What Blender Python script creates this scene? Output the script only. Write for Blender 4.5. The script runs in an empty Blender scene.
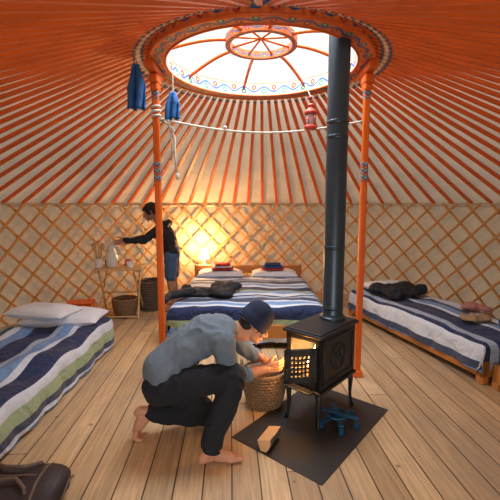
import bpy, bmesh, math, random
from mathutils import Vector, Matrix, noise
random.seed(7)
pi=math.pi
V=Vector
C=bpy.context.scene.collection
try:
    bpy.context.scene.view_settings.view_transform='Standard'
except Exception as e: print(e)

# ---------------------------------------------------------------- materials
def newmat(name):
    m=bpy.data.materials.new(name); m.use_nodes=True
    nt=m.node_tree; b=nt.nodes['Principled BSDF']
    return m,nt,b
def N(nt,t,**k):
    n=nt.nodes.new(t)
    for a,v in k.items(): setattr(n,a,v)
    return n
def M(nt,op,a,b=None,c=None):
    n=nt.nodes.new('ShaderNodeMath'); n.operation=op
    for i,x in enumerate((a,b,c)):
        if x is None: continue
        if isinstance(x,(int,float)): n.inputs[i].default_value=x
        else: nt.links.new(x,n.inputs[i])
    return n.outputs[0]
def MIX(nt,f,a,b,mode='MIX'):
    n=nt.nodes.new('ShaderNodeMixRGB'); n.blend_type=mode
    for i,x in enumerate((f,a,b)):
        if isinstance(x,(int,float)): n.inputs[i].default_value=x
        elif isinstance(x,tuple): n.inputs[i].default_value=(*x[:3],1)
        else: nt.links.new(x,n.inputs[i])
    return n.outputs[0]
def mat(name,col,rough=.6,metal=0,ns=12,na=.25,bump=.1,bs=60,stretch=(1,1,1),sheen=0,sss=0):
    m,nt,b=newmat(name)
    tc=N(nt,'ShaderNodeTexCoord'); mp=N(nt,'ShaderNodeMapping'); mp.inputs['Scale'].default_value=stretch
    nt.links.new(tc.outputs['Object'],mp.inputs[0])
    n=N(nt,'ShaderNodeTexNoise'); n.inputs['Scale'].default_value=ns; n.inputs['Detail'].default_value=5
    nt.links.new(mp.outputs[0],n.inputs['Vector'])
    d=tuple(c*(1-na) for c in col); l=tuple(min(1,c*(1+na*.7)) for c in col)
    nt.links.new(MIX(nt,n.outputs[0],d,l),b.inputs['Base Color'])
    b.inputs['Roughness'].default_value=rough; b.inputs['Metallic'].default_value=metal
    if sheen: b.inputs['Sheen Weight'].default_value=sheen
    if sss:
        b.inputs['Subsurface Weight'].default_value=sss; b.inputs['Subsurface Scale'].default_value=.02
    if bump:
        n2=N(nt,'ShaderNodeTexNoise'); n2.inputs['Scale'].default_value=bs; n2.inputs['Detail'].default_value=4
        nt.links.new(mp.outputs[0],n2.inputs['Vector'])
        bp=N(nt,'ShaderNodeBump'); bp.inputs['Strength'].default_value=bump; bp.inputs['Distance'].default_value=.01
        nt.links.new(n2.outputs[0],bp.inputs['Height']); nt.links.new(bp.outputs[0],b.inputs['Normal'])
    return m
def emis(name,col,st):
    m,nt,b=newmat(name)
    b.inputs['Base Color'].default_value=(*col,1); b.inputs['Emission Color'].default_value=(*col,1); b.inputs['Emission Strength'].default_value=st
    return m
def fabric_tl(name,col,tl,ns=2.5):
    m,nt,b=newmat(name)
    tc=N(nt,'ShaderNodeTexCoord'); n=N(nt,'ShaderNodeTexNoise'); n.inputs['Scale'].default_value=ns; n.inputs['Detail'].default_value=5
    nt.links.new(tc.outputs['Object'],n.inputs['Vector'])
    c=MIX(nt,n.outputs[0],tuple(x*.68 for x in col),tuple(min(1,x*1.15) for x in col))
    nt.links.new(c,b.inputs['Base Color']); b.inputs['Roughness'].default_value=.9
    t=N(nt,'ShaderNodeBsdfTranslucent'); nt.links.new(c,t.inputs['Color'])
    mx=N(nt,'ShaderNodeMixShader'); mx.inputs[0].default_value=tl
    nt.links.new(b.outputs[0],mx.inputs[1]); nt.links.new(t.outputs[0],mx.inputs[2])
    nt.links.new(mx.outputs[0],nt.nodes['Material Output'].inputs[0])
    n2=N(nt,'ShaderNodeTexNoise'); n2.inputs['Scale'].default_value=9; nt.links.new(tc.outputs['Object'],n2.inputs['Vector'])
    bp=N(nt,'ShaderNodeBump'); bp.inputs['Strength'].default_value=.5; bp.inputs['Distance'].default_value=.03
    nt.links.new(n2.outputs[0],bp.inputs['Height']); nt.links.new(bp.outputs[0],b.inputs['Normal'])
    return m
def floor_mat():
    m,nt,b=newmat('floor_planks')
    tc=N(nt,'ShaderNodeTexCoord'); mp=N(nt,'ShaderNodeMapping'); mp.inputs['Rotation'].default_value=(0,0,math.radians(-3))
    nt.links.new(tc.outputs['Object'],mp.inputs[0])
    sp=N(nt,'ShaderNodeSeparateXYZ'); nt.links.new(mp.outputs[0],sp.inputs[0])
    u=M(nt,'DIVIDE',sp.outputs[0],.155); pid=M(nt,'FLOOR',u); fu=M(nt,'FRACT',u)
    wn=N(nt,'ShaderNodeTexWhiteNoise'); wn.noise_dimensions='1D'; nt.links.new(pid,wn.inputs['W'])
    v=M(nt,'ADD',M(nt,'DIVIDE',sp.outputs[1],3.6),M(nt,'MULTIPLY',wn.outputs['Value'],7.3)); fv=M(nt,'FRACT',v); vid=M(nt,'FLOOR',v)
    wn2=N(nt,'ShaderNodeTexWhiteNoise'); wn2.noise_dimensions='1D'; nt.links.new(M(nt,'ADD',M(nt,'MULTIPLY',pid,3.7),M(nt,'MULTIPLY',vid,11.3)),wn2.inputs['W'])
    gap=M(nt,'MAXIMUM',M(nt,'GREATER_THAN',M(nt,'ABSOLUTE',M(nt,'SUBTRACT',fu,.5)),.476),M(nt,'GREATER_THAN',M(nt,'ABSOLUTE',M(nt,'SUBTRACT',fv,.5)),.4992))
    base=MIX(nt,wn2.outputs['Value'],(.36,.235,.125),(.56,.38,.21))
    cm=N(nt,'ShaderNodeCombineXYZ'); nt.links.new(M(nt,'MULTIPLY',sp.outputs[0],26),cm.inputs[0]); nt.links.new(M(nt,'ADD',M(nt,'MULTIPLY',sp.outputs[1],1.3),M(nt,'MULTIPLY',wn.outputs['Value'],31)),cm.inputs[1])
    g=N(nt,'ShaderNodeTexNoise'); g.inputs['Scale'].default_value=2.0; g.inputs['Detail'].default_value=8; g.inputs['Distortion'].default_value=.8
    nt.links.new(cm.outputs[0],g.inputs['Vector'])
    c=MIX(nt,.8,base,MIX(nt,g.outputs[0],(.10,.08,.07),(1.25,1.22,1.2)),'MULTIPLY')
    w=N(nt,'ShaderNodeTexNoise'); w.inputs['Scale'].default_value=1.7; w.inputs['Detail'].default_value=8; w.inputs['Roughness'].default_value=.65; nt.links.new(tc.outputs['Object'],w.inputs['Vector'])
    r=N(nt,'ShaderNodeValToRGB'); r.color_ramp.elements[0].position=.38; r.color_ramp.elements[1].position=.58
    nt.links.new(w.outputs[0],r.inputs[0])
    c=MIX(nt,r.outputs[0],MIX(nt,.4,c,(.20,.15,.115)),c)
    vo=N(nt,'ShaderNodeTexVoronoi'); vo.inputs['Scale'].default_value=3.1; vo.inputs['Randomness'].default_value=1
    nt.links.new(tc.outputs['Object'],vo.inputs['Vector'])
    k=M(nt,'LESS_THAN',vo.outputs['Distance'],.045)
    c=MIX(nt,M(nt,'MULTIPLY',k,.7),c,(.12,.06,.03))
    c=MIX(nt,1,c,(1.6,1.6,1.6),'MULTIPLY')
    c=MIX(nt,gap,c,(.05,.028,.014))
    nt.links.new(c,b.inputs['Base Color']); b.inputs['Roughness'].default_value=.40
    bp=N(nt,'ShaderNodeBump'); bp.inputs['Strength'].default_value=.5; bp.inputs['Distance'].default_value=.004
    nt.links.new(M(nt,'SUBTRACT',g.outputs[0],M(nt,'MULTIPLY',gap,2)),bp.inputs['Height']); nt.links.new(bp.outputs[0],b.inputs['Normal'])
    return m
def ornament(name,base=(.75,.62,.45),edge=(.75,.13,.02)):
    m,nt,b=newmat(name)
    uv=N(nt,'ShaderNodeUVMap'); sp=N(nt,'ShaderNodeSeparateXYZ'); nt.links.new(uv.outputs[0],sp.inputs[0])
    u,v=sp.outputs[0],sp.outputs[1]
    s=M(nt,'MULTIPLY',M(nt,'SINE',M(nt,'MULTIPLY',u,2*pi)),.18)
    d=M(nt,'ABSOLUTE',M(nt,'SUBTRACT',M(nt,'SUBTRACT',v,.5),s))
    f=M(nt,'FRACT',u)
    def disc(cu,cv,r):
        a=M(nt,'MULTIPLY',M(nt,'SUBTRACT',f,cu),1.8); c=M(nt,'SUBTRACT',v,cv)
        return M(nt,'LESS_THAN',M(nt,'SQRT',M(nt,'ADD',M(nt,'MULTIPLY',a,a),M(nt,'MULTIPLY',c,c))),r)
    c=MIX(nt,M(nt,'LESS_THAN',d,.085),base,(.02,.08,.25))
    c=MIX(nt,disc(.25,.36,.22),c,(.42,.03,.02)); c=MIX(nt,disc(.75,.64,.22),c,(.02,.16,.12))
    c=MIX(nt,disc(.25,.36,.07),c,(.7,.5,.12)); c=MIX(nt,disc(.75,.64,.07),c,(.7,.6,.4))
    e=M(nt,'GREATER_THAN',M(nt,'ABSOLUTE',M(nt,'SUBTRACT',v,.5)),.42)
    c=MIX(nt,e,c,edge)
    nt.links.new(c,b.inputs['Base Color']); b.inputs['Roughness'].default_value=.55
    return m
def chevron(name):
    m,nt,b=newmat(name)
    tc=N(nt,'ShaderNodeTexCoord'); sp=N(nt,'ShaderNodeSeparateXYZ'); nt.links.new(tc.outputs['Object'],sp.inputs[0])
    h=M(nt,'ADD',sp.outputs[0],sp.outputs[1])
    z=M(nt,'ADD',sp.outputs[2],M(nt,'PINGPONG',h,.025))
    f=M(nt,'FRACT',M(nt,'MULTIPLY',z,18))
    r=N(nt,'ShaderNodeValToRGB'); r.color_ramp.interpolation='CONSTANT'
    E=r.color_ramp.elements; E[0].color=(.02,.10,.24,1); E[1].position=.32; E[1].color=(.50,.46,.36,1)
    x=E.new(.45); x.color=(.02,.16,.15,1); x=E.new(.68); x.color=(.62,.10,.008,1)
    nt.links.new(f,r.inputs[0]); nt.links.new(r.outputs[0],b.inputs['Base Color']); b.inputs['Roughness'].default_value=.45
    return m
def stripes(name,lst,axis,offset=0):
    m,nt,b=newmat(name)
    uv=N(nt,'ShaderNodeUVMap'); sp=N(nt,'ShaderNodeSeparateXYZ'); nt.links.new(uv.outputs[0],sp.inputs[0])
    tot=sum(w for w,_ in lst)
    f=M(nt,'FRACT',M(nt,'DIVIDE',M(nt,'ADD',sp.outputs[axis],offset+10*tot),tot))
    r=N(nt,'ShaderNodeValToRGB'); r.color_ramp.interpolation='CONSTANT'; E=r.color_ramp.elements
    p=0
    for i,(w,c) in enumerate(lst):
        if i==0: e=E[0]
        elif i==1: e=E[1]; e.position=p
        else: e=E.new(p)
        e.color=(*c,1); p+=w/tot
    nt.links.new(f,r.inputs[0])
    n=N(nt,'ShaderNodeTexNoise'); n.inputs['Scale'].default_value=300
    nt.links.new(uv.outputs[0],n.inputs['Vector'])
    nt.links.new(MIX(nt,.3,r.outputs[0],n.outputs[0],'OVERLAY'),b.inputs['Base Color'])
    b.inputs['Roughness'].default_value=.85; b.inputs['Sheen Weight'].default_value=.1
    n2=N(nt,'ShaderNodeTexNoise'); n2.inputs['Scale'].default_value=7; n2.inputs['Detail'].default_value=3; n2.inputs['Distortion'].default_value=1
    nt.links.new(uv.outputs[0],n2.inputs['Vector'])
    bp=N(nt,'ShaderNodeBump'); bp.inputs['Strength'].default_value=.8; bp.inputs['Distance'].default_value=.05
    nt.links.new(n2.outputs[0],bp.inputs['Height']); nt.links.new(bp.outputs[0],b.inputs['Normal'])
    return m

ORANGE=mat('orange_paint',(.74,.125,.006),.38,ns=6,na=.3,bump=.05)
ORANGE_D=mat('orange_paint_roof',(.74,.125,.006),.45,ns=4,na=.35,bump=.08)
BLUEP=mat('blue_paint',(.05,.10,.18),.5)
LATT=mat('lattice_willow',(.60,.31,.10),.55,ns=8,na=.3,bump=.1)
FELT=fabric_tl('wall_canvas',(.70,.60,.46),.24)
ROOFC=fabric_tl('roof_canvas',(.66,.56,.43),.22)
FLOOR=floor_mat()
WOODL=mat('pine_light',(.66,.42,.19),.55,ns=5,na=.3,stretch=(1,1,8))
WOODO=mat('pine_orange',(.55,.21,.05),.45,ns=5,na=.3,stretch=(1,8,1))
WICK=mat('wicker',(.26,.15,.07),.7,ns=30,na=.5,bump=.3)
WICKD=mat('wicker_dark',(.13,.09,.06),.7,ns=30,na=.5,bump=.3)
IRON=mat('cast_iron',(.026,.026,.028),.45,.4,ns=30,na=.4,bump=.15,bs=150)
STEEL=mat('stovepipe_steel',(.05,.075,.10),.36,.5,ns=5,na=.3,bump=.03)
PLATE=mat('hearth_sheet_steel',(.045,.038,.036),.42,.3,ns=6,na=.5,bump=.1)
WHITE=mat('white_cotton',(.74,.76,.82),.85,na=.1,bump=.3,bs=14,sheen=.2)
MATT=mat('mattress_ticking',(.45,.45,.48),.9)
SKIN=mat('skin',(.56,.27,.16),.5,ns=9,na=.15,bump=.05,bs=200,sss=.1)
SKIN2=mat('skin_tan',(.42,.22,.14),.5,ns=9,na=.15,bump=.05,bs=200)
LIP=mat('lip_skin',(.45,.15,.12),.5)
SHIRT=mat('grey_blue_shirt',(.13,.17,.22),.85,ns=60,na=.15,bump=.4,bs=26,sheen=.05)
JEANS=mat('dark_jeans',(.008,.010,.016),.9,ns=50,na=.3,bump=.4,bs=25)
BEAN=mat('navy_knit',(.014,.022,.06),.95,ns=60,na=.4,bump=.5,bs=120)
JACK=mat('dark_jacket',(.012,.013,.018),.75,ns=15,na=.4,bump=.5,bs=18)
SHORT=mat('blue_shorts',(.06,.12,.24),.85,bump=.4,bs=20)
HAIR=mat('dark_hair',(.012,.008,.006),.55,ns=50,na=.5,bump=.6,bs=120)
BLUEC=mat('blue_cloth',(.02,.12,.36),.85,bump=.4,bs=20)
REDC=mat('red_cloth',(.55,.03,.03),.85,bump=.4,bs=20)
REDM=mat('red_lantern_metal',(.62,.07,.05),.35,.2)
NAVYC=mat('navy_cloth',(.02,.04,.14),.85,bump=.4,bs=20)
ROPE=mat('rope',(.72,.66,.58),.9,ns=80,na=.3,bump=.5,bs=200)
ENAM=mat('white_enamel',(.75,.75,.73),.25,bump=0)
BAG=mat('duffel_nylon',(.03,.018,.02),.6,ns=12,na=.4,bump=.5,bs=20)
BAGT=mat('bag_trim',(.13,.08,.06),.6)
BARK=mat('bark',(.14,.09,.06),.9,ns=20,na=.5,bump=.6,bs=40)
SPLIT=mat('split_wood',(.70,.42,.20),.7,ns=14,na=.3,bump=.3,stretch=(1,6,6))
BLUEM=mat('blue_enamelled_iron',(.01,.09,.20),.4,.3)
EYEW=mat('eye_white',(.8,.8,.78),.2,bump=0,na=0); EYED=mat('eye_iris',(.03,.02,.012),.15,bump=0,na=0)
GRASS=mat('grass',(.10,.16,.05),.9)
LAMPE=emis('lampshade_glow',(1,.66,.32),16)
FIRE=emis('flame',(1,.36,.06),14); FIREY=emis('flame_core',(1,.62,.2),22); EMBER=emis('ember',(1,.16,.02),4)
ORN=ornament('crown_ornament',(.46,.38,.28),(.55,.09,.008)); ORN2=ornament('crown_underside',(.66,.15,.02),(.62,.10,.008)); CHEV=chevron('pole_ornament')
GLASS=mat('lantern_glass',(.7,.6,.55),.1,bump=0)

# ---------------------------------------------------------------- mesh builder
def frame(f,up=V((0,0,1))):
    f=V(f).normalized(); x=f.cross(V(up)).normalized(); z=x.cross(f).normalized()
    return Matrix((x,f,z)).transposed()      # columns x,y(face),z
_ico={}
def ico(n):
    if n not in _ico:
        bm=bmesh.new(); bmesh.ops.create_icosphere(bm,subdivisions=n,radius=1)
        _ico[n]=([v.co.copy() for v in bm.verts],[[v.index for v in f.verts] for f in bm.faces]); bm.free()
    return _ico[n]
class MB:
    def __init__(s): s.v=[];s.f=[];s.mi=[];s.m=0
    def add(s,vs,fs):
        o=len(s.v); s.v+= [V(p) for p in vs]; s.f+=[[i+o for i in f] for f in fs]; s.mi+=[s.m]*len(fs); return s
    def box(s,c,d,R=None,taper=1):
        c=V(c); h=V(d)/2; vs=[]
        for z in(-1,1):
            k=taper if z>0 else 1
            for y in(-1,1):
                for x in(-1,1):
                    p=V((x*h.x*k,y*h.y*k,z*h.z)); vs.append(c+(R@p if R else p))
        return s.add(vs,[[0,2,3,1],[4,5,7,6],[0,1,5,4],[2,6,7,3],[0,4,6,2],[1,3,7,5]])
    def tube(s,pts,r,n=10,cap=True,flat=None):
        pts=[V(p) for p in pts]; L=len(pts)
        if isinstance(r,(int,float)): r=[r]*L
        t=(pts[1]-pts[0]).normalized(); a=V((0,0,1)) if abs(t.z)<.9 else V((1,0,0)); u=t.cross(a).normalized()
        vs=[]
        for i,p in enumerate(pts):
            if 0<i<L-1: t=(pts[i+1]-pts[i-1]).normalized()
            elif i==L-1: t=(pts[i]-pts[i-1]).normalized()
            u=(u-t*u.dot(t)).normalized(); w=t.cross(u)
            for k in range(n):
                an=2*pi*k/n; vs.append(p+(u*math.cos(an)+w*math.sin(an)*(flat or 1))*r[i])
        fs=[[i*n+k,i*n+(k+1)%n,(i+1)*n+(k+1)%n,(i+1)*n+k] for i in range(L-1) for k in range(n)]
        if cap: fs+=[list(range(n))[::-1],[(L-1)*n+k for k in range(n)]]
        return s.add(vs,fs)
    def cyl(s,a,b,r,r2=None,n=20): return s.tube([a,b],[r,r if r2 is None else r2],n)
    def ring(s,c,R,r,n=40,m=8,sx=1,sy=1,Rm=None):
        vs=[];c=V(c)
        for i in range(n):
            a=2*pi*i/n
            for j in range(m):
                b=2*pi*j/m; q=R+r*math.cos(b); p=V((q*math.cos(a)*sx,q*math.sin(a)*sy,r*math.sin(b)))
                vs.append(c+(Rm@p if Rm else p))
        return s.add(vs,[[i*m+j,((i+1)%n)*m+j,((i+1)%n)*m+(j+1)%m,i*m+(j+1)%m] for i in range(n) for j in range(m)])
    def lathe(s,prof,c=(0,0,0),n=32,Rm=None,sx=1,sy=1,mod=None):
        c=V(c);vs=[];L=len(prof)
        for j,(r,z) in enumerate(prof):
            for i in range(n):
                a=2*pi*i/n; q=r*(mod(a,j) if mod else 1); p=V((q*math.cos(a)*sx,q*math.sin(a)*sy,z)); vs.append(c+(Rm@p if Rm else p))
        return s.add(vs,[[j*n+i,j*n+(i+1)%n,(j+1)*n+(i+1)%n,(j+1)*n+i] for j in range(L-1) for i in range(n)])
    def ell(s,c,r,R=None,n=3):
        vs,fs=ico(n); c=V(c)
        if isinstance(r,(int,float)): r=(r,r,r)
        return s.add([c+((R@V((p.x*r[0],p.y*r[1],p.z*r[2]))) if R else V((p.x*r[0],p.y*r[1],p.z*r[2]))) for p in vs],fs)
    def chain(s,ch,S=None,n=3):
        if S is not None: S=V(S).normalized()
        for a,b in zip(ch[:-1],ch[1:]):
            pa,pb=V(a[0]),V(b[0]); ra=(a[1],a[-1]); rb=(b[1],b[-1])
            st=max(2,int((pb-pa).length/(.3*min(ra[1],rb[1])))+1)
            for i in range(st+1):
                t=i/st; p=pa.lerp(pb,t); rs=ra[0]*(1-t)+rb[0]*t; rf=ra[1]*(1-t)+rb[1]*t
                if S is None: s.ell(p,rf,None,n)
                else:
                    u=S.orthogonal().normalized(); w=S.cross(u); s.ell(p,(rs,rf,rf),Matrix((S,u,w)).transposed(),n)
        return s
    def mesh(s,name,mats):
        me=bpy.data.meshes.new(name); me.from_pydata([tuple(p) for p in s.v],[],s.f)
        for m in (mats if isinstance(mats,(list,tuple)) else [mats]): me.materials.append(m)
        me.polygons.foreach_set('material_index',s.mi); me.update(); return me
    def obj(s,name,mats,parent=None,smooth=False,bevel=0,world=False,loc=None,rz=0,sub=0):
        me=s.mesh(name,mats); return mkobj(me,name,parent,smooth,bevel,world,loc,rz,sub)
    def remesh(s,name,m,parent=None,vox=.012,sm=4,nz=None,world=True,post=None):
        me=s.mesh(name+'_src',m); o=bpy.data.objects.new(name+'_src',me); C.objects.link(o)
        md=o.modifiers.new('r','REMESH'); md.mode='VOXEL'; md.voxel_size=vox
        if sm:
            q=o.modifiers.new('s','SMOOTH'); q.iterations=sm; q.factor=.5
        dg=bpy.context.evaluated_depsgraph_get(); dg.update()
        nm=bpy.data.meshes.new_from_object(o.evaluated_get(dg)); nm.name=name
        bpy.data.objects.remove(o); bpy.data.meshes.remove(me)
        if nz:
            amp,sc=nz[:2]; an=V(nz[2]) if len(nz)>2 else V((1,1,1)); nr=[v.normal.copy() for v in nm.vertices]
            for v,nn in zip(nm.vertices,nr):
                p=V(v.co); q=V((p.x*an.x,p.y*an.y,p.z*an.z))*sc
                q=q+noise.noise_vector(q*.6)*.5
                k=noise.noise(q+V((3,1,7)))
                k2=1-abs(noise.noise(q*1.3+V((9,9,2))))*3
                a_=amp*(post(p) if post else 1)
                v.co=p+nn*a_*(.6*k+.6*max(-.6,k2)-.3)
        if not nm.materials: nm.materials.append(m)
        nm.update(); return mkobj(nm,name,parent,True,0,world)
def mkobj(me,name,parent=None,smooth=False,bevel=0,world=False,loc=None,rz=0,sub=0):
    o=bpy.data.objects.new(name,me); C.objects.link(o)
    if smooth: me.polygons.foreach_set('use_smooth',[True]*len(me.polygons))
    if parent:
        o.parent=parent
        if world: o.matrix_parent_inverse=PM[parent.name].inverted()
    if loc is not None: o.location=loc
    if rz: o.rotation_euler=(0,0,rz)
    if bevel:
        b=o.modifiers.new('b','BEVEL'); b.width=bevel; b.segments=2; b.limit_method='ANGLE'
    if sub:
        b=o.modifiers.new('sd','SUBSURF'); b.levels=sub; b.render_levels=sub
    return o
PM={}
def grp(name,loc=(0,0,0),rz=0):
    e=bpy.data.objects.new(name,None); C.objects.link(e); e.empty_display_size=.1
    e.location=loc; e.rotation_euler=(0,0,rz)
    PM[e.name]=Matrix.Translation(V(loc))@Matrix.Rotation(rz,4,'Z'); return e

# ---------------------------------------------------------------- yurt shell
CX,CY=.09,3.20; RW=3.35; EZ=1.52; CR=.865; CZ=2.60
GAP=math.radians(13)
MB().lathe([(0,-.1),(RW+.12,-.1),(RW+.12,0),(0,0)],(CX,CY,0),96).obj('floor',FLOOR)
MB().lathe([(0,-.12),(25,-.12)],(CX,CY,0),48).obj('ground',GRASS)
b=MB(); n=180; a0=-pi/2+GAP; a1=3*pi/2-GAP; vs=[]
for i in range(n+1):
    a=a0+(a1-a0)*i/n
    for z in (0,.4,.8,1.2,1.6):
        r=RW+.055+.008*math.sin(a*66); vs.append((CX+r*math.cos(a),CY+r*math.sin(a),z))
b.add(vs,[[i*5+j,i*5+j+1,(i+1)*5+j+1,(i+1)*5+j] for i in range(n) for j in range(4)]); b.obj('wall_round',FELT,smooth=True)
b=MB(); NL=68; span=.43
for layer,(sg,rr) in enumerate(((1,RW),(-1,RW-.014))):
    for k in range(NL):
        th=2*pi*k/NL; seg=10; cur=[]
        for i in range(seg+1):
            t=i/seg; a=th+sg*span*(t-.5); z=.02+1.5*t
            da=(a+pi/2+pi)%(2*pi)-pi
            if abs(da)<GAP: continue
            cur.append((a,z))
        if len(cur)<2: continue
        vs=[]; w=.0145; sl=math.atan2(1.5,span*RW)
        for a,z in cur:
            rh=V((math.cos(a),math.sin(a),0)); tg=V((-math.sin(a),math.cos(a),0))*sg
            W=(tg*-math.sin(sl)+V((0,0,math.cos(sl)))).normalized()*w
            p=V((CX,CY,z))+rh*rr
            for q in (p-W-rh*.006,p+W-rh*.006,p+W+rh*.006,p-W+rh*.006): vs.append(q)
        m=len(cur); fs=[[i*4+j,i*4+(j+1)%4,(i+1)*4+(j+1)%4,(i+1)*4+j] for i in range(m-1) for j in range(4)]
        fs=[f for f in fs if (vs[f[0]]-vs[f[2]]).length<.4]
        b.add(vs,fs+[[0,1,2,3],[m*4-4,m*4-3,m*4-2,m*4-1]])
b.obj('wall_lattice',LATT)
b=MB(); pts=[(CX+(RW+.03)*math.cos(a0+(a1-a0)*i/120),CY+(RW+.03)*math.sin(a0+(a1-a0)*i/120),1.49) for i in range(121)]
b.tube(pts,.018,6); b.obj('trim_1',ROPE,smooth=True)
NP=84
b=MB(); n=NP*2; vs=[]
SL=(CZ+.06-EZ)/(RW-CR)
for i in range(n):
    a=2*pi*i/n
    for j in range(9):
        t=j/8; r=RW+.07-(RW+.07-CR+.02)*t; z=EZ+.030+(RW-r)*SL-(.006*math.sin(pi*t) if i%2 else 0)
        vs.append((CX+r*math.cos(a),CY+r*math.sin(a),z))
b.add(vs,[[i*9+j,((i+1)%n)*9+j,((i+1)%n)*9+j+1,i*9+j+1] for i in range(n) for j in range(8)]); b.obj('ceiling',ROOFC,smooth=True)
b=MB()
for k in range(NP):
    a=2*pi*(k+.5)/NP; rh=V((math.cos(a),math.sin(a),0)); tg=V((-math.sin(a),math.cos(a),0))
    def pt(r): return V((CX,CY,0))+rh*r+V((0,0,EZ+(RW-r)*SL))
    nrm=(rh*SL+V((0,0,1))).normalized()
    def seg(r0,r1,w,h,mi,w2=None):
        vs=[]
        for r,ww in ((r0,w),(r1,w2 or w)):
            p=pt(r)
            vs+=[p-tg*ww-nrm*h,p+tg*ww-nrm*h,p+tg*ww+nrm*h,p-tg*ww+nrm*h]
        b.m=mi; b.add(vs,[[0,1,5,4],[1,2,6,5],[2,3,7,6],[3,0,4,7],[3,2,1,0],[4,5,6,7]])
    seg(CR-.01,RW-.02,.0165,.011,0,.0225)
    for r_ in (.06,.12): seg(CR+r_,CR+r_+.018,.0178,.012,1)
    seg(CR+.085,CR+.11,.0178,.012,2)
b.obj('roof_poles',[ORANGE_D,BLUEP,mat('cream_paint',(.7,.6,.4),.5)])
cg=grp('roof_crown',(CX,CY,CZ))
me=bpy.data.meshes.new('crown_ring'); bm=bmesh.new(); uvl=bm.loops.layers.uv.new('UVMap')
sec=[(CR-.10,0),(CR+.01,0),(CR+.02,.13),(CR-.08,.13)]; n=96; vv=[]
for i in range(n):
    a=2*pi*i/n; vv.append([bm.verts.new((r*math.cos(a),r*math.sin(a),z)) for r,z in sec])
for i in range(n):
    for j in range(4):
        f=bm.faces.new([vv[i][j],vv[(i+1)%n][j],vv[(i+1)%n][(j+1)%4],vv[i][(j+1)%4]]); f.material_index=0 if j==3 else 1
        uu=24*i/n; u2=24*(i+1)/n
        for l,q in zip(f.loops,((uu,0),(u2,0),(u2,1),(uu,1))): l[uvl].uv=q
bmesh.ops.recalc_face_normals(bm,faces=bm.faces); bm.to_mesh(me); bm.free(); me.materials.append(ORN); me.materials.append(ORN2); mkobj(me,'crown_ring',cg)
b=MB()
b.ring((0,0,.0),CR-.105,.008,96,8); b.ring((0,0,0.0),CR+.012,.012,96,8)
for k in range(8):
    a=2*pi*(k+.25)/8; pts=[]
    for i in range(9):
        t=i/8; r=(CR-.09)*(1-t)+.26*t; pts.append((r*math.cos(a),r*math.sin(a),.08+.12*math.sin(t*pi/2)))
    b.tube(pts,.014,8)
for k in range(4):
    a=2*pi*(k+.5)/8; b.tube([(.27*math.cos(a),.27*math.sin(a),.20),(0,0,.23),(-.27*math.cos(a),-.27*math.sin(a),.20)],.009,6)
b.obj('spokes',ORANGE,cg,smooth=True)
me=bpy.data.meshes.new('hub_ring'); bm=bmesh.new(); uvl=bm.loops.layers.uv.new('UVMap'); sec=[(.25,.17),(.29,.17),(.29,.23),(.25,.23)]; n=48; vv=[]
for i in range(n):
    a=2*pi*i/n; vv.append([bm.verts.new((r*math.cos(a),r*math.sin(a),z)) for r,z in sec])
for i in range(n):
    for j in range(4):
        f=bm.faces.new([vv[i][j],vv[(i+1)%n][j],vv[(i+1)%n][(j+1)%4],vv[i][(j+1)%4]])
        for l,q in zip(f.loops,((12*i/n,0),(12*(i+1)/n,0),(12*(i+1)/n,1),(12*i/n,1))): l[uvl].uv=q
bm.to_mesh(me); bm.free(); me.materials.append(ORN2); mkobj(me,'hub_ring',cg)
for i,x in enumerate((-.765,.945)):
    g=grp('support_pole' if i==0 else 'support_pole.001',(x,3.16,0))
    b=MB(); b.box((0,0,1.28),(.052,.052,2.56)); b.box((0,0,.03),(.08,.08,.06)); b.obj('post',ORANGE,g,bevel=.012)
    b=MB(); b.box((0,0,1.77),(.056,.056,.17)); b.box((0,0,2.38),(.056,.056,.08)); b.obj('painted_band',CHEV,g,bevel=.012)
    b=MB(); b.box((0,0,2.5),(.075,.14,.07)); b.box((0,0,2.57),(.08,.36,.06)); b.box((0,0,2.44),(.066,.10,.06)); b.obj('bracket',ORANGE,g,bevel=.015)
b=MB()
for s_ in (-1,1): b.box((CX+s_*.78,CY-RW*math.cos(GAP)-.02,.75),(.08,.1,1.50))
b.box((CX,CY-RW*math.cos(GAP)-.03,1.475),(1.64,.05,.05)); b.box((CX,CY-RW*math.cos(GAP)-.02,.03),(1.5,.1,.05))
b.obj('door_1',ORANGE,bevel=.01)

# ---------------------------------------------------------------- rope, lantern, cloths
g=grp('clothes_line',(0,3.12,2.15))
b=MB(); pts=[]
for i in range(41):
    t=i/40; pts.append((-.73+1.64*t,0,-.10*math.sin(pi*t)+.04-.02*t))
b.tube(pts,.008,8)
pts=[(-.765+.036*math.cos(a*.7),.04+.036*math.sin(a*.7),.04+.004*a) for a in range(0,28)]
b.tube(pts,.009,8)
b.tube([(-.72,-.0,.03),(-.64,-.05,-.02),(-.60,-.05,-.12),(-.60,-.05,-.26),(-.585,-.05,-.42)],.009,8)
b.tube([(-.72,-.0,.03),(-.65,-.06,.02),(-.63,-.06,-.06),(-.62,-.05,-.16),(-.63,-.05,-.30)],.007,8)
b.ell((-.62,-.05,-.06),(.023,.02,.028)); b.ell((-.585,-.05,-.42),(.016,.016,.03)); b.ell((-.2,0,-.03),(.016,.014,.014))
b.obj('rope',ROPE,g,smooth=True)
g=grp('hanging_lantern',(.475,3.05,2.09))
b=MB(); b.lathe([(0,0),(.045,0),(.05,.01),(.05,.025),(.04,.035),(0,.036)],n=24); b.lathe([(.04,.115),(.05,.12),(.045,.14),(.025,.16),(.02,.175),(.028,.18),(.02,.195),(0,.2)],n=24)
for k in range(6):
    a=k*pi/3; b.cyl((.042*math.cos(a),.042*math.sin(a),.03),(.042*math.cos(a),.042*math.sin(a),.12),.0035,n=6)
b.ring((0,0,.075),.043,.003,24,6)
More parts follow.
